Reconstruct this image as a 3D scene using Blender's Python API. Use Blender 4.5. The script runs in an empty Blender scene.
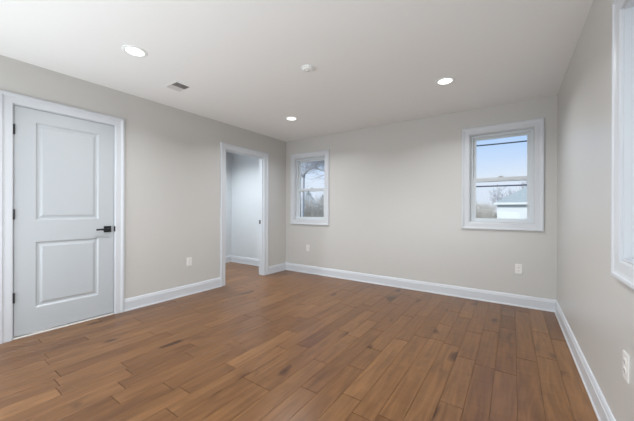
import bpy, bmesh, math, random
from mathutils import Vector, Matrix
random.seed(7)
S = bpy.context.scene
COL = S.collection

# ---------------------------------------------------------------- camera
cam_d = bpy.data.cameras.new('camera')
cam_d.sensor_fit = 'HORIZONTAL'; cam_d.sensor_width = 36.0
cam_d.lens = 286.1 / 634.0 * 36.0
cam_d.clip_start = 0.02; cam_d.clip_end = 300
cam = bpy.data.objects.new('camera', cam_d); COL.objects.link(cam)
cam.location = (3.5598, -4.147, 1.1291)
_f = Vector((-math.sin(0.6012) * math.cos(-0.0009), math.cos(0.6012) * math.cos(-0.0009), math.sin(-0.0009)))
_r = Vector((math.cos(0.6012), math.sin(0.6012), 0)); _u = _r.cross(_f); _a = 0.0032
_r2 = _r * math.cos(_a) + _u * math.sin(_a); _u2 = -_r * math.sin(_a) + _u * math.cos(_a)
cam.rotation_euler = Matrix((_r2, _u2, -_f)).transposed().to_euler()
S.camera = cam

# ---------------------------------------------------------------- exposure / colour
S.view_settings.view_transform = 'Standard'
S.view_settings.look = 'None'
S.view_settings.gamma = 1.0
S.view_settings.use_curve_mapping = False
S.view_settings.exposure = 0.0

# ---------------------------------------------------------------- sky
SKY_STRENGTH = 1.1
world = bpy.data.worlds.new('sky'); S.world = world; world.use_nodes = True
wn = world.node_tree; wn.nodes.clear()
w_out = wn.nodes.new('ShaderNodeOutputWorld'); w_bg = wn.nodes.new('ShaderNodeBackground')
w_tc = wn.nodes.new('ShaderNodeTexCoord'); w_sep = wn.nodes.new('ShaderNodeSeparateXYZ')
w_rp = wn.nodes.new('ShaderNodeValToRGB')
e = w_rp.color_ramp.elements
e[0].position = 0.0; e[0].color = (0.22, 0.21, 0.19, 1)
e[1].position = 0.50; e[1].color = (0.70, 0.75, 0.88, 1)
for p, c in ((0.495, (0.25, 0.24, 0.22, 1)), (0.55, (0.72, 0.79, 0.94, 1)), (0.59, (0.50, 0.66, 0.95, 1)), (0.635, (0.30, 0.52, 0.92, 1)), (1.0, (0.22, 0.42, 0.85, 1))):
    k = e.new(p); k.color = c
w_mr = wn.nodes.new('ShaderNodeMapRange'); w_mr.inputs[1].default_value = -1; w_mr.inputs[2].default_value = 1
w_ns = wn.nodes.new('ShaderNodeTexNoise'); w_ns.inputs['Scale'].default_value = 3.5; w_ns.inputs['Detail'].default_value = 5
w_mp = wn.nodes.new('ShaderNodeMapping'); w_mp.inputs['Scale'].default_value = (1, 1, 4)
w_cr = wn.nodes.new('ShaderNodeValToRGB'); w_cr.color_ramp.elements[0].position = 0.48; w_cr.color_ramp.elements[1].position = 0.75
w_cr.color_ramp.elements[1].color = (0.25, 0.25, 0.25, 1)
w_mx = wn.nodes.new('ShaderNodeMix'); w_mx.data_type = 'RGBA'; w_mx.inputs[7].default_value = (0.80, 0.84, 0.93, 1)
L = wn.links.new
L(w_tc.outputs['Generated'], w_sep.inputs[0]); L(w_sep.outputs['Z'], w_mr.inputs[0]); L(w_mr.outputs[0], w_rp.inputs[0])
L(w_tc.outputs['Generated'], w_mp.inputs[0]); L(w_mp.outputs[0], w_ns.inputs['Vector']); L(w_ns.outputs[0], w_cr.inputs[0])
L(w_cr.outputs[0], w_mx.inputs[0]); L(w_rp.outputs[0], w_mx.inputs[6]); L(w_mx.outputs[2], w_bg.inputs[0])
w_bg.inputs[1].default_value = SKY_STRENGTH; L(w_bg.outputs[0], w_out.inputs[0])

# ---------------------------------------------------------------- sun and large lights
sd = bpy.data.lights.new('sun', 'SUN'); sd.energy = 4.6; sd.angle = math.radians(8); sd.color = (1.0, 0.96, 0.9)
sun = bpy.data.objects.new('sun', sd); COL.objects.link(sun)
sun.rotation_euler = Vector((-0.55, -0.75, 0.75)).to_track_quat('Z', 'Y').to_euler()

def area(name, loc, direction, sx, sy, watts, color, shape='RECTANGLE'):
    d = bpy.data.lights.new(name, 'AREA'); d.shape = shape; d.size = sx
    if shape in ('RECTANGLE', 'ELLIPSE'): d.size_y = sy
    d.energy = watts; d.color = color
    o = bpy.data.objects.new(name, d); COL.objects.link(o); o.location = loc
    o.rotation_euler = (-Vector(direction)).to_track_quat('Z', 'Y').to_euler()
    return o
DOWNLIGHT_W = 14.0
area('rear_fill', (1.9, -4.98, 1.15), (0.05, 0.90, 0.42), 3.6, 2.0, 120, (0.88, 0.95, 1.0))  # fill light added at the closed rear wall to brighten ceiling and walls

# ---------------------------------------------------------------- materials
def mat(name, color, rough=0.5, metal=0.0, spec=0.5, bump=0.0, bscale=200, var=0.0):
    m = bpy.data.materials.new(name); m.use_nodes = True
    nt = m.node_tree; b = nt.nodes['Principled BSDF']
    b.inputs['Base Color'].default_value = (*color, 1); b.inputs['Roughness'].default_value = rough
    b.inputs['Metallic'].default_value = metal; b.inputs['Specular IOR Level'].default_value = spec
    if bump or var:
        tc = nt.nodes.new('ShaderNodeTexCoord'); n = nt.nodes.new('ShaderNodeTexNoise')
        n.inputs['Scale'].default_value = bscale; n.inputs['Detail'].default_value = 3
        nt.links.new(tc.outputs['Object'], n.inputs['Vector'])
        if bump:
            bp = nt.nodes.new('ShaderNodeBump'); bp.inputs['Strength'].default_value = bump; bp.inputs['Distance'].default_value = 0.002
            nt.links.new(n.outputs[0], bp.inputs['Height']); nt.links.new(bp.outputs[0], b.inputs['Normal'])
        if var:
            mx = nt.nodes.new('ShaderNodeMix'); mx.data_type = 'RGBA'
            mx.inputs[6].default_value = (*[c * (1 - var) for c in color], 1); mx.inputs[7].default_value = (*[min(1, c * (1 + var)) for c in color], 1)
            nt.links.new(n.outputs[0], mx.inputs[0]); nt.links.new(mx.outputs[2], b.inputs['Base Color'])
    return m

M = {}
M['wall'] = mat('greige_paint', (0.568, 0.556, 0.535), 0.33, bump=0.08, bscale=350)
M['closet'] = mat('cool_white_paint', (0.62, 0.65, 0.675), 0.5, bump=0.08, bscale=350)
M['ceiling'] = mat('ceiling_paint', (0.86, 0.86, 0.85), 0.85, bump=0.08, bscale=350)
M['trim'] = mat('trim_white', (0.62, 0.645, 0.68), 0.35)
M['door'] = mat('door_white', (0.49, 0.52, 0.545), 0.38)
M['shoe'] = mat('threshold_white', (0.82, 0.79, 0.76), 0.4)
M['vinyl'] = mat('vinyl_white', (0.64, 0.68, 0.71), 0.35)
M['black'] = mat('black_metal', (0.012, 0.013, 0.016), 0.35, spec=0.5)
M['dark'] = mat('dark_recess', (0.02, 0.02, 0.02), 0.8)
M['plate'] = mat('white_plastic', (0.78, 0.77, 0.75), 0.35)
M['smoke'] = mat('detector_plastic', (0.86, 0.88, 0.86), 0.4)
M['grille'] = mat('grille_paint', (0.74, 0.73, 0.71), 0.45)
M['lock'] = mat('sash_lock_grey', (0.45, 0.47, 0.48), 0.4)
M['subfloor'] = mat('subfloor_dark', (0.035, 0.02, 0.012), 0.8)
M['bark'] = mat('bark', (0.50, 0.50, 0.53), 0.9, var=0.3, bscale=12)
M['brush'] = mat('dry_twigs', (0.58, 0.54, 0.49), 0.9, var=0.6, bscale=5)
M['needles'] = mat('evergreen_needles', (0.70, 0.75, 0.68), 0.8, var=0.5, bscale=4)
M['siding'] = None
M['shingle'] = mat('roof_shingles', (0.33, 0.36, 0.36), 0.9, spec=0.2, var=0.25, bscale=9)
M['fascia'] = mat('fascia_white', (0.75, 0.77, 0.78), 0.5)
M['wire'] = mat('wire_black', (0.05, 0.06, 0.08), 0.6)
M['pole'] = mat('pole_wood', (0.16, 0.12, 0.09), 0.9, var=0.3, bscale=20)
M['ground'] = mat('winter_lawn', (0.20, 0.19, 0.13), 0.95, var=0.35, bscale=0.8)
M['exterior'] = mat('house_siding', (0.55, 0.55, 0.53), 0.7)

# lapped siding for the garage
m = mat('garage_siding', (0.72, 0.75, 0.78), 0.6); nt = m.node_tree
tc = nt.nodes.new('ShaderNodeTexCoord'); wv = nt.nodes.new('ShaderNodeTexWave'); wv.bands_direction = 'Z'; wv.wave_profile = 'SAW'
wv.inputs['Scale'].default_value = 1.6; bp = nt.nodes.new('ShaderNodeBump'); bp.inputs['Distance'].default_value = 0.02; bp.inputs['Strength'].default_value = 0.5
nt.links.new(tc.outputs['Object'], wv.inputs[0]); nt.links.new(wv.outputs['Fac'], bp.inputs['Height']); nt.links.new(bp.outputs[0], nt.nodes['Principled BSDF'].inputs['Normal'])
M['siding'] = m

def emit(name, color, strength):
    m = bpy.data.materials.new(name); m.use_nodes = True; nt = m.node_tree; nt.nodes.clear()
    o = nt.nodes.new('ShaderNodeOutputMaterial'); e = nt.nodes.new('ShaderNodeEmission')
    e.inputs[0].default_value = (*color, 1); e.inputs[1].default_value = strength; nt.links.new(e.outputs[0], o.inputs[0]); return m
M['lens'] = emit('lit_lens', (1, 1, 1), 2.2)

# window glass: clear pane with fresnel reflection
m = bpy.data.materials.new('window_glass'); m.use_nodes = True; nt = m.node_tree; nt.nodes.clear()
o = nt.nodes.new('ShaderNodeOutputMaterial'); tr = nt.nodes.new('ShaderNodeBsdfTransparent'); tr.inputs[0].default_value = (0.96, 0.98, 0.97, 1)
gl = nt.nodes.new('ShaderNodeBsdfGlossy'); gl.inputs['Roughness'].default_value = 0.02
fr = nt.nodes.new('ShaderNodeFresnel'); fr.inputs[0].default_value = 1.22; mx = nt.nodes.new('ShaderNodeMixShader')
nt.links.new(fr.outputs[0], mx.inputs[0]); nt.links.new(tr.outputs[0], mx.inputs[1]); nt.links.new(gl.outputs[0], mx.inputs[2]); nt.links.new(mx.outputs[0], o.inputs[0])
M['glass'] = m

# hardwood: per-plank tone attribute, grain stretched along the planks, a few knots
m = bpy.data.materials.new('hickory_floor'); m.use_nodes = True; nt = m.node_tree; N = nt.nodes.new; K = nt.links.new
b = nt.nodes['Principled BSDF']
at = N('ShaderNodeAttribute'); at.attribute_name = 'tone'
tc = N('ShaderNodeTexCoord'); mul = N('ShaderNodeMath'); mul.operation = 'MULTIPLY'; mul.inputs[1].default_value = 137.0
cmb = N('ShaderNodeCombineXYZ'); K(at.outputs['Fac'], mul.inputs[0]); K(mul.outputs[0], cmb.inputs[2]); K(mul.outputs[0], cmb.inputs[1])
add = N('ShaderNodeVectorMath'); K(tc.outputs['Object'], add.inputs[0]); K(cmb.outputs[0], add.inputs[1])
def noise(scale_vec, sc, det, dist=0.0):
    mp = N('ShaderNodeMapping'); mp.inputs['Scale'].default_value = scale_vec; K(add.outputs[0], mp.inputs[0])
    n = N('ShaderNodeTexNoise'); n.inputs['Scale'].default_value = sc; n.inputs['Detail'].default_value = det; n.inputs['Distortion'].default_value = dist
    K(mp.outputs[0], n.inputs['Vector']); return n
fine = noise((60, 2.5, 1), 1.0, 4, 0.4)
broad = noise((11, 1.3, 1), 1.0, 5, 2.6)
ripple = noise((3, 16, 1), 1.0, 2, 0.5)
knot = noise((5.5, 2.6, 1), 1.0, 1, 0.2)
tone = N('ShaderNodeValToRGB'); te = tone.color_ramp.elements
te[0].color = (0.138, 0.060, 0.021, 1); te[1].color = (0.262, 0.130, 0.052, 1)
for p, c in ((0.35, (0.170, 0.078, 0.029, 1)), (0.7, (0.196, 0.093, 0.035, 1))):
    k = te.new(p); k.color = c
K(at.outputs['Fac'], tone.inputs[0])
def mulmix(col, fac, ramp):
    r = N('ShaderNodeValToRGB'); r.color_ramp.elements[0].position, r.color_ramp.elements[0].color = ramp[0]; r.color_ramp.elements[1].position, r.color_ramp.elements[1].color = ramp[1]
    K(fac, r.inputs[0]); x = N('ShaderNodeMix'); x.data_type = 'RGBA'; x.blend_type = 'MULTIPLY'; x.inputs[0].default_value = 1
    K(col, x.inputs[6]); K(r.outputs[0], x.inputs[7]); return x.outputs[2]
g = lambda v: (v, v, v, 1)
c = mulmix(tone.outputs[0], fine.outputs[0], ((0.30, g(0.86)), (0.70, g(1.10))))
c = mulmix(c, broad.outputs[0], ((0.32, (0.74, 0.70, 0.66, 1)), (0.66, (1.14, 1.14, 1.14, 1))))
c = mulmix(c, knot.outputs[0], ((0.25, (0.34, 0.26, 0.20, 1)), (0.32, g(1.0))))
K(c, b.inputs['Base Color']); b.inputs['Specular IOR Level'].default_value = 0.38
rr = N('ShaderNodeMapRange'); rr.inputs[3].default_value = 0.25; rr.inputs[4].default_value = 0.36; K(broad.outputs[0], rr.inputs[0]); K(rr.outputs[0], b.inputs['Roughness'])
ad = N('ShaderNodeMath'); ad.operation = 'MULTIPLY_ADD'; ad.inputs[1].default_value = 3.0; K(ripple.outputs[0], ad.inputs[0]); ad.inputs[2].default_value = 0.0
bp = N('ShaderNodeBump'); bp.inputs['Strength'].default_value = 0.35; bp.inputs['Distance'].default_value = 0.0012
K(ad.outputs[0], bp.inputs['Height']); K(bp.outputs[0], b.inputs['Normal'])
M['wood'] = m

# ---------------------------------------------------------------- helpers
def link(name, bm, material, parent=None, smooth=False):
    me = bpy.data.meshes.new(name)
    bmesh.ops.recalc_face_normals(bm, faces=bm.faces[:]); bm.to_mesh(me); bm.free()
    for mm in (material if isinstance(material, (list, tuple)) else [material]): me.materials.append(mm)
    if smooth:
        for p in me.polygons: p.use_smooth = True
    o = bpy.data.objects.new(name, me); COL.objects.link(o)
    if parent: o.parent = parent
    return o
def struct(o): o['kind'] = 'structure'; return o
def tag(o, label, cat, group=None, kind=None):
    o['label'] = label; o['category'] = cat
    if group: o['group'] = group
    if kind: o['kind'] = kind
    return o
def empty(name, loc=(0, 0, 0), rz=0):
    o = bpy.data.objects.new(name, None); COL.objects.link(o); o.location = loc; o.rotation_euler = (0, 0, rz); o.empty_display_size = 0.1; return o
def box(bm, x0, x1, y0, y1, z0, z1, bevel=0.0):
    vs = [bm.verts.new((x, y, z)) for z in (z0, z1) for y in (y0, y1) for x in (x0, x1)]
    fs = [bm.faces.new([vs[i] for i in q]) for q in ((0, 2, 3, 1), (4, 5, 7, 6), (0, 1, 5, 4), (2, 6, 7, 3), (0, 4, 6, 2), (1, 3, 7, 5))]
    if bevel:
        es = {e for f in fs for e in f.edges}
        bmesh.ops.bevel(bm, geom=list(es), offset=bevel, segments=2, profile=0.7, affect='EDGES')
def BX(*a, **k): bm = bmesh.new(); box(bm, *a, **k); return bm
def lathe(profile, seg=32, axis='Z'):
    """profile: (radius, height) pairs; closed surface of revolution about z"""
    bm = bmesh.new(); rings = []
    for r, h in profile:
        if r < 1e-6: rings.append([bm.verts.new((0, 0, h))])
        else: rings.append([bm.verts.new((r * math.cos(2 * math.pi * i / seg), r * math.sin(2 * math.pi * i / seg), h)) for i in range(seg)])
    for a, b2 in zip(rings, rings[1:]):
        for i in range(seg):
            j = (i + 1) % seg
            if len(a) == 1 and len(b2) == 1: continue
            if len(a) == 1: bm.faces.new((a[0], b2[i], b2[j]))
            elif len(b2) == 1: bm.faces.new((a[i], b2[0], a[j]))
            else: bm.faces.new((a[i], b2[i], b2[j], a[j]))
    return bm
def frame(x0, x1, z0, z1, profile, open_bottom=False):
    """mitred moulding round an opening in the local x-z plane; profile: (offset outward, height towards -y)"""
    bm = bmesh.new(); loops = []
    for u, t in profile:
        if open_bottom: pts = [(x0 - u, z0), (x0 - u, z1 + u), (x1 + u, z1 + u), (x1 + u, z0)]
        else: pts = [(x0 - u, z0 - u), (x0 - u, z1 + u), (x1 + u, z1 + u), (x1 + u, z0 - u)]
        loops.append([bm.verts.new((x, -t, z)) for x, z in pts])
    n = len(loops)
    for i in range(n):
        a, b2 = loops[i], loops[(i + 1) % n]
        for k in range(3 if open_bottom else 4):
            l = (k + 1) % 4
            bm.faces.new((a[k], a[l], b2[l], b2[k]))
    if open_bottom:
        bm.faces.new([l[0] for l in loops]); bm.faces.new([l[3] for l in loops][::-1])
    return bm
def extrude_profile(p0, p1, nrm, profile):
    """moulding from p0 to p1 along a wall; profile (distance from wall along nrm, z)"""
    bm = bmesh.new(); A = []; B = []
    for d, z in profile:
        A.append(bm.verts.new((p0[0] + nrm[0] * d, p0[1] + nrm[1] * d, z))); B.append(bm.verts.new((p1[0] + nrm[0] * d, p1[1] + nrm[1] * d, z)))
    n = len(A)
    for i in range(n):
        j = (i + 1) % n; bm.faces.new((A[i], A[j], B[j], B[i]))
    bm.faces.new(A); bm.faces.new(B[::-1]); return bm
def wall(name, axis, c0, c1, u0, u1, z0, z1, holes, material):
    """solid wall slab between c0..c1 on axis, spanning u0..u1; holes = (ua, ub, za, zb)"""
    us = sorted({u0, u1, *[h[0] for h in holes], *[h[1] for h in holes]}); zs = sorted({z0, z1, *[h[2] for h in holes], *[h[3] for h in holes]})
    solid = {}
    for i in range(len(us) - 1):
        for j in range(len(zs) - 1):
            um = (us[i] + us[i + 1]) / 2; zm = (zs[j] + zs[j + 1]) / 2
            solid[i, j] = not any(h[0] < um < h[1] and h[2] < zm < h[3] for h in holes)
    bm = bmesh.new(); V = {}
    def v(c, u, z):
        k = (c, u, z)
        if k not in V: V[k] = bm.verts.new((c, u, z) if axis == 'x' else (u, c, z))
        return V[k]
    for (i, j), s in solid.items():
        if not s: continue
        a, b2, c, d = us[i], us[i + 1], zs[j], zs[j + 1]
        for cc in (c0, c1): bm.faces.new((v(cc, a, c), v(cc, b2, c), v(cc, b2, d), v(cc, a, d)))
        if not solid.get((i - 1, j)): bm.faces.new((v(c0, a, c), v(c1, a, c), v(c1, a, d), v(c0, a, d)))
        if not solid.get((i + 1, j)): bm.faces.new((v(c0, b2, c), v(c1, b2, c), v(c1, b2, d), v(c0, b2, d)))
        if not solid.get((i, j - 1)): bm.faces.new((v(c0, a, c), v(c1, a, c), v(c1, b2, c), v(c0, b2, c)))
        if not solid.get((i, j + 1)): bm.faces.new((v(c0, a, d), v(c1, a, d), v(c1, b2, d), v(c0, b2, d)))
    return struct(link(name, bm, material))
def tube_into(bm, pts, radii, seg=6):
    rings = []
    for i, p in enumerate(pts):
        p = Vector(p); t = (Vector(pts[min(i + 1, len(pts) - 1)]) - Vector(pts[max(i - 1, 0)])).normalized()
        a = t.orthogonal().normalized(); b2 = t.cross(a)
        rings.append([bm.verts.new(p + radii[i] * (math.cos(2 * math.pi * k / seg) * a + math.sin(2 * math.pi * k / seg) * b2)) for k in range(seg)])
    for r0, r1 in zip(rings, rings[1:]):
        # align ring r1 with r0
        best = min(range(seg), key=lambda s: (r1[s].co - r0[0].co).length)
        for k in range(seg):
            bm.faces.new((r0[k], r0[(k + 1) % seg], r1[(k + 1 + best) % seg], r1[(k + best) % seg]))
    if len(rings[0]) > 2: bm.faces.new(rings[0]); bm.faces.new(rings[-1])

# ---------------------------------------------------------------- room dimensions
W, H = 3.9635, 2.4276
T = 0.115
YR = -5.05                      # rear wall behind the camera
XC = -1.523                      # far wall of the room beyond the doorway
YC = -2.05
CAS = 0.09
D1 = (-3.592, -2.835)           # bedroom door opening
D2 = (-1.385, -0.582)           # cased doorway
DZ = 2.034
WZ0, WZ1 = 0.972, 2.086         # window openings
W1 = (0.216, 0.878)
W2 = (3.097, 3.759)
W3 = (-2.992, -2.330)
O1, O2, O3 = -0.013, 0.013, -0.058   # height offsets of the three windows

# ---------------------------------------------------------------- shell
hole = 0.0
wall('wall_back', 'y', 0.0, T, XC - T, W + T, 0.0, H, [(W1[0], W1[1], WZ0 + O1, WZ1 + O1), (W2[0], W2[1], WZ0 + O2, WZ1 + O2)], M['wall'])
wall('wall_left', 'x', -T, 0.0, YR, 0.0, 0.0, H, [(D1[0] - .02, D1[1] + .02, 0.0, DZ + .02), (D2[0] - .02, D2[1] + .02, 0.0, DZ + .02)], M['wall'])
wall('wall_right', 'x', W, W + T, YR, 0.0, 0.0, H, [(W3[0], W3[1], WZ0 + O3, WZ1 + O3)], M['wall'])
wall('wall_rear', 'y', YR - T, YR, -T, W + T, 0.0, H, [], M['wall'])
wall('wall_hall_far', 'x', XC - T, XC, YC, 0.0, 0.0, H, [], M['closet'])
wall('wall_hall_side', 'y', YC - T, YC, XC - T, -T, 0.0, H, [], M['closet'])
# painted lining of the hall on its back wall
struct(link('wall_hall_back', BX(XC, -T, -0.042, 0.0, 0.0, H), M['closet']))
struct(link('wall_behind_door', BX(-T - .30, -T - .26, D1[0] - .2, D1[1] + .2, 0.0, H), M['closet']))
struct(link('ceiling', BX(XC - T, W + T, YR - T, T, H, H + 0.12), M['ceiling']))

# hardwood floor, one mesh of staggered planks
bm = bmesh.new(); lay = bm.faces.layers.float.new('tone')
PW = 0.127; gap = 0.0010
def plank(x0, x1, y0, y1, tone_v):
    ch = 0.0008; zt = 0.0
    b0 = [bm.verts.new(p) for p in ((x0, y0, -.012), (x1, y0, -.012), (x1, y1, -.012), (x0, y1, -.012))]
    b1 = [bm.verts.new(p) for p in ((x0, y0, zt - ch), (x1, y0, zt - ch), (x1, y1, zt - ch), (x0, y1, zt - ch))]
    b2 = [bm.verts.new(p) for p in ((x0 + ch, y0 + ch, zt), (x1 - ch, y0 + ch, zt), (x1 - ch, y1 - ch, zt), (x0 + ch, y1 - ch, zt))]
    fs = [bm.faces.new(b2)]
    for k in range(4):
        l = (k + 1) % 4; fs.append(bm.faces.new((b1[k], b1[l], b2[l], b2[k]))); fs.append(bm.faces.new((b0[k], b0[l], b1[l], b1[k])))
    for f in fs: f[lay] = tone_v
xx = W; rnd = random.Random(21)
while xx > XC - 0.05:
    y = 0.0 + rnd.uniform(0.0, 0.9); lo = YR if xx > -0.05 else YC
    while y > lo:
        ln = rnd.choice((0.38, 0.5, 0.62, 0.75, 0.9, 1.05, 1.2)) + rnd.uniform(-.06, .06)
        t = min(1, max(0, rnd.gauss(0.45, 0.22)))
        ya, yb = max(y - ln, lo), min(y, 0.0)
        if yb - ya > 0.02: plank(xx - PW + gap / 2, xx - gap / 2, ya + 0.0015, yb - 0.0015, t)
        y -= ln
    xx -= PW
struct(link('floor', bm, M['wood']))
struct(link('floor_underlay', BX(XC - T, W + T, YR - T, T, -0.12, -0.010), M['subfloor']))

# baseboards with shoe
BP = [(0, 0), (0.022, 0), (0.022, 0.010), (0.0165, 0.018), (0.0165, 0.104), (0.013, 0.110), (0.011, 0.124), (0.006, 0.134), (0, 0.136)]
def base(name, p0, p1, nrm): return struct(link(name, extrude_profile(p0, p1, nrm, BP), M['trim']))
base('baseboard_back', (0, 0), (W, 0), (0, -1))
base('baseboard_right', (W, 0), (W, YR), (-1, 0))
base('baseboard_left', (0, D2[0] - CAS - .004), (0, D1[1] + CAS + .004), (1, 0))
base('baseboard_left', (0, 0), (0, D2[1] + CAS + .004), (1, 0))
base('baseboard_left', (0, D1[0] - CAS - .004), (0, YR), (1, 0))
base('baseboard_rear', (0, YR), (W, YR), (0, 1))
base('baseboard_hall_back', (XC, -0.042), (-T, -0.042), (0, -1))
base('baseboard_hall_far', (XC, YC), (XC, 0), (1, 0))
base('baseboard_hall_side', (XC, YC), (-T, YC), (0, 1))

# ---------------------------------------------------------------- windows
CASING = [(0.004, 0.0), (0.004, 0.011), (0.010, 0.014), (0.052, 0.015), (0.064, 0.018), (0.070, 0.023), (0.084, 0.023), (CAS, 0.018), (CAS, 0.0)]
def rect_frame_bm(x0, x1, z0, z1, y0, y1, l, r, b_, t_, bevel=0.002):
    bm = bmesh.new()
    O = [(x0, z0), (x1, z0), (x1, z1), (x0, z1)]; I = [(x0 + l, z0 + b_), (x1 - r, z0 + b_), (x1 - r, z1 - t_), (x0 + l, z1 - t_)]
    R_ = [[bm.verts.new((x, y, z)) for x, z in P] for P, y in ((O, y0), (I, y0), (I, y1), (O, y1))]
    for a, b2 in zip(R_, R_[1:] + R_[:1]):
        for k in range(4):
            q = (k + 1) % 4; bm.faces.new((a[k], a[q], b2[q], b2[k]))
    return bm
def window(name, loc, rz):
    """local: x across the opening (centred), y outward, z from the floor"""
    root = empty(name, loc, rz); struct(root)
    hw = 0.331
    link('window_casing', frame(-hw, hw, WZ0, WZ1, CASING), M['trim'], root)
    link('window_jamb', rect_frame_bm(-hw, hw, WZ0, WZ1, -0.001, T, 0.006, 0.006, 0.006, 0.006), M['trim'], root)
    fr_ = link('window_frame', rect_frame_bm(-hw + .006, hw - .006, WZ0 + .006, WZ1 - .006, 0.050, T + .02, 0.026, 0.026, 0.016, 0.026), M['vinyl'], root)
    x0, x1 = -hw + .030, hw - .030; zb, zt = WZ0 + .020, WZ1 - .030; zm = 1.508
    up = link('upper_sash', rect_frame_bm(x0, x1, zm - .024, zt, 0.090, 0.112, 0.034, 0.034, 0.042, 0.030), M['vinyl'], root)
    link('glass_pane', BX(x0 + .03, x1 - .03, 0.099, 0.103, zm + .01, zt - .025), M['glass'], up)
    lo = link('lower_sash', rect_frame_bm(x0, x1, zb, zm + .026, 0.062, 0.086, 0.034, 0.034, 0.030, 0.046), M['vinyl'], root)
    link('glass_pane', BX(x0 + .03, x1 - .03, 0.072, 0.076, zb + .025, zm - .015), M['glass'], lo)
    bm = BX(-0.028, 0.028, 0.064, 0.084, zm + .026, zm + .033, bevel=.002)
    box(bm, -0.014, 0.014, 0.060, 0.078, zm + .033, zm + .042, bevel=.002); box(bm, 0.0, 0.034, 0.056, 0.066, zm + .034, zm + .040, bevel=.002)
    lk = link('sash_lock', bm, M['lock'], lo); lk['label'] = 'grey sash lock'
    return root
window('window_1', ((W1[0] + W1[1]) / 2, 0, O1), 0)
window('window_2', ((W2[0] + W2[1]) / 2, 0, O2), 0)
window('window_3', (W, (W3[0] + W3[1]) / 2, O3), -math.pi / 2)

# ---------------------------------------------------------------- doors (local x along wall = world y, local -y = into the room (+x))
# rotation +90deg: local x -> world y, local y -> world -x
def loc_door(name): r = empty(name, (0, 0, 0), math.pi / 2); struct(r); return r
DCAS = [(0.006, 0.0), (0.006, 0.011), (0.012, 0.014), (0.054, 0.015), (0.064, 0.018), (0.070, 0.023), (0.084, 0.023), (CAS + .004, 0.018), (CAS + .004, 0.0)]

d1 = loc_door('door_1')
link('door_casing', frame(D1[0], D1[1], 0.0, DZ, DCAS, True), M['trim'], d1)
bm = bmesh.new()
for a, b2 in ((D1[0] - .02, D1[0]), (D1[1], D1[1] + .02)): box(bm, a, b2, -0.001, T, 0, DZ)
box(bm, D1[0] - .02, D1[1] + .02, -0.001, T, DZ, DZ + .02)
for a, b2 in ((D1[0], D1[0] + .011), (D1[1] - .011, D1[1])): box(bm, a, b2, 0.042, 0.075, 0, DZ)
box(bm, D1[0], D1[1], 0.042, 0.075, DZ - .011, DZ)
link('door_jamb', bm, M['trim'], d1)
th = link('threshold', BX(D1[0], D1[1], -0.006, T, 0.0, 0.011, bevel=.003), M['shoe'], d1); th['label'] = 'cream threshold strip'
# panelled slab
def slab_bm(x0, x1, z0, z1, yf, yb, panels):
    bm = bmesh.new(); xs = sorted({x0, x1, *[p[0] for p in panels], *[p[1] for p in panels]}); zs = sorted({z0, z1, *[p[2] for p in panels], *[p[3] for p in panels]})
    V = {}
    def v(x, y, z):
        k = (round(x, 5), round(y, 5), round(z, 5))
        if k not in V: V[k] = bm.verts.new((x, y, z))
        return V[k]
    for y in (yf, yb):
        for i in range(len(xs) - 1):
            for j in range(len(zs) - 1):
                xm = (xs[i] + xs[i + 1]) / 2; zm = (zs[j] + zs[j + 1]) / 2
                if any(p[0] < xm < p[1] and p[2] < zm < p[3] for p in panels): continue
                bm.faces.new((v(xs[i], y, zs[j]), v(xs[i + 1], y, zs[j]), v(xs[i + 1], y, zs[j + 1]), v(xs[i], y, zs[j + 1])))
        s = 1 if y == yf else -1
        for p in panels:
            prev = None
            for inset, dep in ((0, 0), (0.004, 0.003), (0.012, 0.010), (0.024, 0.0115), (0.032, 0.0095), (0.046, 0.0035), (0.052, 0.003)):
                q = [v(x, y + s * dep, z) for x, z in ((p[0] + inset, p[2] + inset), (p[1] - inset, p[2] + inset), (p[1] - inset, p[3] - inset), (p[0] + inset, p[3] - inset))]
                if prev:
                    for k in range(4): bm.faces.new((prev[k], prev[(k + 1) % 4], q[(k + 1) % 4], q[k]))
                prev = q
            bm.faces.new(prev)
    for a, b2 in zip(xs, xs[1:]):
        for z in (z0, z1): bm.faces.new((v(a, yf, z), v(b2, yf, z), v(b2, yb, z), v(a, yb, z)))
    for a, b2 in zip(zs, zs[1:]):
        for x in (x0, x1): bm.faces.new((v(x, yf, a), v(x, yf, b2), v(x, yb, b2), v(x, yb, a)))
    return bm
sl = link('door_slab', slab_bm(D1[0] + .004, D1[1] - .004, 0.022, DZ - .004, 0.004, 0.039, [(-3.452, -2.975, 1.030, 1.915), (-3.452, -2.975, 0.240, 0.835)]), M['door'], d1)
for zc in (1.822, 1.085, 0.360):
    bm = lathe([(0, -.045), (.0045, -.0445), (.0065, -.042), (.0065, .042), (.0045, .0445), (0, .045)], 12)
    bmesh.ops.translate(bm, vec=(D1[0] + .002, -0.0055, zc), verts=bm.verts[:])
    box(bm, D1[0] - .004, D1[0] + .008, -0.0012, 0.004, zc - .044, zc + .044)
    h = link('hinge', bm, M['black'], d1); h['label'] = 'black butt hinge'
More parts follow.
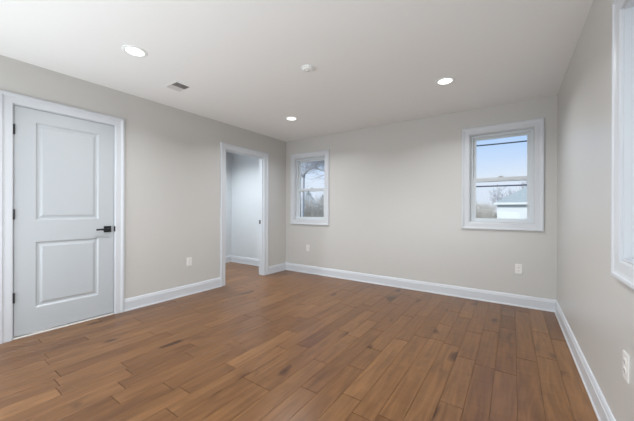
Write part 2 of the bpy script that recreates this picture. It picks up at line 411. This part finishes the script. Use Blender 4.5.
# handle: square rose, neck, flat lever, and latch lip
hx, hz = -2.897, 0.921
bm = BX(hx - .033, hx + .033, -0.006, 0.0045, hz - .033, hz + .033, bevel=.002)
hd = link('door_handle', bm, M['black'], sl); hd['label'] = 'black square rose with lever'
bm = lathe([(0, 0), (.0095, 0), (.0095, .042), (0, .042)], 16)
bmesh.ops.rotate(bm, cent=(0, 0, 0), matrix=Matrix.Rotation(math.radians(90), 3, 'X'), verts=bm.verts[:])
bmesh.ops.translate(bm, vec=(hx, -0.004, hz), verts=bm.verts[:])
box(bm, hx - .112, hx + .011, -0.052, -0.040, hz - .009, hz + .009, bevel=.003)
bm2 = bm; me = bpy.data.meshes.new('lever'); bm2.to_mesh(me); tmp = bmesh.new(); tmp.from_mesh(hd.data); tmp.from_mesh(me); tmp.to_mesh(hd.data); tmp.free(); bm2.free(); bpy.data.meshes.remove(me)
lp = link('latch_plate', BX(D1[1] - .002, D1[1] + .007, -0.0125, 0.004, hz - .028, hz + .028, bevel=.001), M['black'], d1); lp['label'] = 'black latch strike lip'

d2 = loc_door('door_2')
link('door_casing', frame(D2[0], D2[1], 0.0, DZ, DCAS, True), M['trim'], d2)
bm = frame(D2[0], D2[1], 0.0, DZ, DCAS, True)
for vv in bm.verts: vv.co.y = T - vv.co.y
link('door_casing', bm, M['trim'], d2)
bm = bmesh.new()
for a, b2 in ((D2[0] - .02, D2[0]), (D2[1], D2[1] + .02)): box(bm, a, b2, -0.001, T + .001, 0, DZ)
box(bm, D2[0] - .02, D2[1] + .02, -0.001, T + .001, DZ, DZ + .02)
for a, b2 in ((D2[0], D2[0] + .011), (D2[1] - .011, D2[1])): box(bm, a, b2, 0.030, 0.068, 0, DZ)
box(bm, D2[0], D2[1], 0.030, 0.068, DZ - .011, DZ)
link('door_jamb', bm, M['trim'], d2)
bm = BX(D2[1] - .004, D2[1] + .001, 0.070, 0.112, 0.920 - .034, 0.920 + .034, bevel=.001)
sp = link('strike_plate', bm, M['black'], d2); sp['label'] = 'black strike plate'

# ---------------------------------------------------------------- ceiling fixtures
def downlight(x, y, label, watts=DOWNLIGHT_W, color=(0.955, 0.98, 1.0), group='recessed ceiling lights', spread=146):
    r = tag(empty('recessed_light', (x, y, H)), label, 'ceiling light', group)
    link('trim_ring', lathe([(0.068, 0.0), (0.090, 0.0), (0.0905, -0.002), (0.087, -0.0055), (0.074, -0.0075), (0.069, -0.006), (0.0665, -0.0035), (0.068, 0.0)], 40), M['smoke'], r, True)
    ln = link('lens', lathe([(0, -0.0035), (0.0675, -0.0035), (0.0675, -0.001), (0, -0.001)], 40), M['lens'], r); ln['label'] = 'glowing round lens'
    ld = bpy.data.lights.new('downlight', 'AREA'); ld.shape = 'DISK'; ld.size = 0.13; ld.energy = watts; ld.color = color; ld.spread = math.radians(spread)
    lo = bpy.data.objects.new('downlight', ld); COL.objects.link(lo); lo.parent = r; lo.location = (0, 0, -0.009)
    return r
downlight(1.00, -3.06, 'lit round recessed light in the ceiling near the closed white door')
downlight(0.966, -1.012, 'lit round recessed light in the ceiling by the far left corner, nearest the narrow doorway')
downlight(2.992, -1.061, 'lit round recessed light in the ceiling in front of the right back window')
downlight(3.00, -3.05, 'lit round recessed light in the ceiling above the near right side of the room')
downlight(-0.85, -1.15, 'added unseen round recessed fill light in the ceiling of the small room beyond the doorway', 31.0, (0.90, 0.96, 1.0), 'added fill light beyond the doorway')  # unseen fixture, added to brighten the walls beyond the doorway

r = tag(empty('smoke_detector', (2.014, -2.045, H)), 'small round white smoke detector in the middle of the ceiling', 'smoke detector')
link('housing', lathe([(0, -0.030), (0.022, -0.030), (0.024, -0.0275), (0.036, -0.027), (0.038, -0.029), (0.046, -0.026), (0.056, -0.014), (0.060, -0.006), (0.061, 0), (0, 0)], 40), M['smoke'], r, True)
bm = bmesh.new()
for k in range(16):
    a = 2 * math.pi * k / 16; t_ = bmesh.new(); box(t_, 0.050, 0.0575, -0.004, 0.004, -0.0165, -0.0115); bmesh.ops.rotate(t_, cent=(0, 0, 0), matrix=Matrix.Rotation(a, 3, 'Z'), verts=t_.verts[:])
    me = bpy.data.meshes.new('t'); t_.to_mesh(me); bm.from_mesh(me); t_.free(); bpy.data.meshes.remove(me)
g_ = link('vent_slots', bm, M['lock'], r); g_['kind'] = 'stuff'
b_ = link('test_button', lathe([(0, -0.0325), (0.008, -0.0325), (0.0095, -0.031), (0.0095, -0.029), (0, -0.029)], 20), M['grille'], r)

# ceiling register: x 0.545..0.735, y -2.555..-2.41
r = tag(empty('ceiling_vent', (0.637, -2.488, H)), 'rectangular metal air register in the ceiling near the left wall', 'air vent')
hx_, hy_ = 0.100, 0.072
bm = bmesh.new()
O = [(-hx_ - .026, -hy_ - .026), (hx_ + .026, -hy_ - .026), (hx_ + .026, hy_ + .026), (-hx_ - .026, hy_ + .026)]; I = [(-hx_, -hy_), (hx_, -hy_), (hx_, hy_), (-hx_, hy_)]
R_ = [[bm.verts.new((x, y, z)) for x, y in P] for P, z in ((O, 0), (O, -.0012), ([(x * .96, y * .96) for x, y in O], -.0028), (I, -.0028), (I, 0))]
for a, b2 in zip(R_, R_[1:]):
    for k in range(4): bm.faces.new((a[k], a[(k + 1) % 4], b2[(k + 1) % 4], b2[k]))
link('vent_frame', bm, M['ceiling'], r)
link('vent_backing', BX(-hx_, hx_, -hy_, hy_, -0.0012, -0.0002), M['dark'], r)
link('centre_bar', BX(-.003, .003, -hy_, hy_, -0.005, -0.001), M['grille'], r)
for k in range(16):
    x = -hx_ + .008 + k * (2 * hx_ - .016) / 15
    if abs(x) < .003: continue
    a = math.radians(48) * (-1 if x > 0 else 1)
    bm = BX(-.0006, .0006, -hy_, hy_, -.0036, .0036); bmesh.ops.rotate(bm, cent=(0, 0, 0), matrix=Matrix.Rotation(a, 3, 'Y'), verts=bm.verts[:])
    bmesh.ops.translate(bm, vec=(x, 0, -.0036), verts=bm.verts[:]); link('slat', bm, M['grille'], r)

# ---------------------------------------------------------------- outlets (local x across, -y into the room)
def outlet(loc, rz, label):
    r = tag(empty('wall_outlet', loc, rz), label, 'outlet', 'duplex wall outlets')
    link('cover_plate', BX(-.035, .035, -.006, 0, -.0575, .0575, bevel=.0025), M['plate'], r)
    for s in (-1, 1):
        bm = lathe([(0, 0), (.0165, 0), (.0165, .0085), (.0155, .0095), (0, .0095)], 24)
        bmesh.ops.rotate(bm, cent=(0, 0, 0), matrix=Matrix.Rotation(math.radians(90), 3, 'X'), verts=bm.verts[:])
        for vv in bm.verts: vv.co.z = max(-.0135, min(.0135, vv.co.z))
        bmesh.ops.translate(bm, vec=(0, 0.0015, s * .0195), verts=bm.verts[:])
        f = link('receptacle', bm, M['plate'], r)
        bm = BX(-.0075, -.0052, -.0086, -.0070, s * .0195 - .003, s * .0195 + .006); box(bm, .0052, .0075, -.0086, -.0070, s * .0195 - .002, s * .0195 + .005)
        box(bm, -.002, .002, -.0086, -.0070, s * .0195 - .0095, s * .0195 - .006); link('slots', bm, M['dark'], f)
    bm = lathe([(0, 0), (.003, 0), (.003, .0015), (0, .002)], 12); bmesh.ops.rotate(bm, cent=(0, 0, 0), matrix=Matrix.Rotation(math.radians(90), 3, 'X'), verts=bm.verts[:])
    bmesh.ops.translate(bm, vec=(0, -.0055, 0), verts=bm.verts[:]); link('screw', bm, M['grille'], r)
outlet((0, -1.965, .44), math.pi / 2, 'white wall outlet on the left wall between the closed door and the doorway')
outlet((.524, 0, .450), 0, 'white wall outlet on the back wall below the small left window')
outlet((3.615, 0, .442), 0, 'white wall outlet on the back wall below the right window')
outlet((W, -2.386, .464), -math.pi / 2, 'white wall outlet low on the right side wall below the window edge')

# ---------------------------------------------------------------- outside
GZ = -0.9
struct(link('ground', BX(-60, 60, T + .01, 90, GZ - .2, GZ), M['ground']))
# garage with hip roof
gx0, gx1, gy0, gy1, ez = 2.46, 9.2, 24.0, 31.0, 1.76
r = tag(empty('garage', (0, 0, 0)), 'white garage with grey hip roof seen through the right back window', 'garage')
link('wall', BX(gx0, gx1, gy0, gy1, GZ, ez), M['siding'], r)
bm = bmesh.new(); ov = .22; rs = .62; hwid = (gx1 - gx0) / 2 + ov
B4 = [bm.verts.new(p) for p in ((gx0 - ov, gy0 - ov, ez), (gx1 + ov, gy0 - ov, ez), (gx1 + ov, gy1 + ov, ez), (gx0 - ov, gy1 + ov, ez))]
C4 = [bm.verts.new((v.co.x, v.co.y, ez + .04)) for v in B4]
xm = (gx0 + gx1) / 2; pa = bm.verts.new((xm, gy0 - ov + hwid, ez + .04 + hwid * rs)); pb = bm.verts.new((xm, gy1 + ov - hwid + .01, ez + .04 + hwid * rs))
for k in range(4): bm.faces.new((B4[k], B4[(k + 1) % 4], C4[(k + 1) % 4], C4[k]))
bm.faces.new(B4); bm.faces.new((C4[0], C4[1], pa)); bm.faces.new((C4[1], C4[2], pb, pa)); bm.faces.new((C4[2], C4[3], pb)); bm.faces.new((C4[3], C4[0], pa, pb))
link('roof', bm, M['shingle'], r)
link('fascia', rect_frame_bm(gx0 - ov - .02, gx1 + ov + .02, 0, 1, 0, 1, 0, 0, 0, 0) if False else BX(gx0 - ov - .02, gx1 + ov + .02, gy0 - ov - .02, gy0 - ov, ez - .12, ez + .05), M['fascia'], r)

# bare trees: one continuous branching mesh each
def branch(bm, p, d, ln, rad, depth, rnd, spread=0.6, minr=.004):
    n = 4; pts = [Vector(p)]; dd = Vector(d).normalized(); rr_ = [rad]
    for i in range(n):
        dd = (dd + Vector((rnd.uniform(-1, 1), rnd.uniform(-1, 1), rnd.uniform(-.6, .9))) * .14).normalized()
        pts.append(pts[-1] + dd * ln / n); rr_.append(max(minr, rad * (1 - .5 * (i + 1) / n)))
    tube_into(bm, pts, rr_, 6 if rad > .03 else (4 if rad > .012 else 3))
    if depth == 0: return
    for k in range(rnd.choice((3, 4)) if depth > 1 else 4):
        i = rnd.randint(1, n); ax = dd.orthogonal(); ax.rotate(Matrix.Rotation(rnd.uniform(0, 6.28), 3, dd))
        nd = (dd + ax.normalized() * rnd.uniform(spread * .6, spread * 1.5) + Vector((0, 0, .12))).normalized()
        branch(bm, pts[i], nd, ln * rnd.uniform(.55, .8), max(minr, rr_[i] * .62), depth - 1, rnd, spread, minr)
def bare_tree(x, y, trunk_h, total, rad, seed, label, depth=4, limbs=(), material='bark', lean=(0, 0), minr=.006):
    rn = random.Random(seed); bm = bmesh.new(); base_ = Vector((x, y, GZ - .02))
    pts = [base_ + Vector((lean[0] * t, lean[1] * t, trunk_h * t)) for t in (0, .3, .6, 1)]
    tube_into(bm, pts, [rad * 1.25, rad, rad * .9, rad * .75], 8)
    for k in range(3):
        a = rn.uniform(0, 6.28); branch(bm, pts[-1] - Vector((0, 0, .05 * k)), (math.cos(a) * .45, math.sin(a) * .45, 1), (total - trunk_h) * .5, rad * .55, depth, rn, minr=minr)
    for pth, r0, r1 in limbs:
        tube_into(bm, pth, [r0 + (r1 - r0) * i / (len(pth) - 1) for i in range(len(pth))], 6)
        for i in range(1, len(pth)):
            for q in range(9):
                p = Vector(pth[i - 1]).lerp(Vector(pth[i]), rn.random())
                branch(bm, p, (rn.uniform(-1, 1), rn.uniform(-.6, .6), rn.uniform(-.3, 1)), .9, .014, 2, rn, .7, .006)
    return tag(link('bare_tree', bm, M[material]), label, 'tree')
Y9 = 9.0
bare_tree(-6.50, Y9, 3.9, 8.5, .09, 3, 'bare tree with a forked limb just outside the small left window', 3,
          limbs=[([(-6.50, Y9, 3.10), (-6.0, Y9 - .1, 3.38), (-5.64, Y9 - .1, 3.51), (-5.35, Y9, 3.75), (-5.09, Y9, 3.98), (-4.6, Y9, 4.5)], .06, .035),
                 ([(-5.64, Y9 - .1, 3.51), (-5.25, Y9, 3.36), (-4.89, Y9 + .05, 3.23), (-4.4, Y9 + .1, 3.15)], .04, .02)], lean=(.1, 0))
bare_tree(2.75, 35.0, 1.4, 4.6, .07, 11, 'small bare tree beyond the left end of the garage', 4, lean=(.3, 0), minr=.012)
bare_tree(4.3, 41.0, 1.5, 5.6, .08, 15, 'bare tree rising behind the left slope of the garage roof', 4, lean=(.1, 0), minr=.012)

# evergreen behind the left window: trunk and drooping needle sprays
def evergreen(x, y, h, rad, seed, label, n=1000):
    rn = random.Random(seed); r = tag(empty('evergreen_tree', (x, y, GZ)), label, 'tree', 'evergreens beyond the left window')
    bm = bmesh.new(); tube_into(bm, [(0, 0, -.05), (0, 0, h * .5), (0.03, 0, h)], [.09, .06, .01], 7); link('trunk', bm, M['bark'], r)
    bm = bmesh.new()
    for k in range(n):
        t = rn.random() ** .8; z = h * (.06 + .92 * t); rr_ = rad * (1 - t) ** .7 * rn.uniform(.35, 1.08) + .04; a = rn.uniform(0, 6.283)
        p = Vector((rr_ * math.cos(a), rr_ * math.sin(a), z)); s = rn.uniform(.07, .19)
        d = Vector((math.cos(a), math.sin(a), rn.uniform(-.5, .5))).normalized(); q = d.orthogonal().normalized(); q.rotate(Matrix.Rotation(rn.uniform(0, 6.28), 3, d)); w_ = d.cross(q)
        vs = [bm.verts.new(c) for c in (p - d * s * .4, p + q * s * .28, p + d * s, p - q * s * .28, p + w_ * s * .2)]
        for f in ((0, 1, 4), (1, 2, 4), (2, 3, 4), (3, 0, 4), (0, 3, 2, 1)): bm.faces.new([vs[i] for i in f])
    link('foliage', bm, M['needles'], r); return r
evergreen(-11.2, 16.0, 3.7, 1.5, 5, 'pointed grey-green evergreen, left of the pair beyond the small left window')
evergreen(-8.0, 13.8, 3.3, 1.25, 6, 'lower grey-green evergreen, right of the pair beyond the small left window')

# dry brush: uncountable twigs
def thicket(x0, x1, y0, y1, h, n, seed, label):
    rn = random.Random(seed); bm = bmesh.new()
    for k in range(n):
        p = Vector((rn.uniform(x0, x1), rn.uniform(y0, y1), GZ - .02)); hh = h * rn.uniform(.55, 1)
        d = Vector((rn.uniform(-.25, .25), rn.uniform(-.25, .25), 1)); e_ = p + d * hh; mid = p.lerp(e_, .5) + Vector((rn.uniform(-.12, .12), 0, 0))
        tube_into(bm, [p, mid, e_], [.018, .013, .006], 3)
        for q in range(7):
            s_ = mid.lerp(e_, rn.random()); tube_into(bm, [s_, s_ + Vector((rn.uniform(-.4, .4), rn.uniform(-.3, .3), rn.uniform(.1, .5)))], [.009, .004], 3)
    return tag(link('dry_thicket', bm, M['brush']), label, 'shrubs', kind='stuff')
thicket(-1.0, 1.75, 26.5, 29.5, 2.75, 800, 1, 'tangled dry brush left of the garage through the right back window')
thicket(-8.6, -4.8, 10.6, 12.2, 2.9, 420, 2, 'tangled dry brush below the evergreens beyond the small left window')

# utility wires, strung well past both windows
YW = 14.0; YP = 14.16
for z, sg, lb in ((5.06, .35, 'upper dark utility wire crossing the sky outside the right back window'), (2.64, .18, 'lower dark utility wire crossing in front of the garage roof')):
    bm = bmesh.new(); pts = []
    for i in range(41):
        t = i / 40; pts.append((-4.0 + 16.5 * t, YW, z - sg * 4 * t * (1 - t) + .0))
    tube_into(bm, pts, [.036] * 41, 6); tag(link('utility_wire', bm, M['wire']), lb, 'wire', 'utility wires')
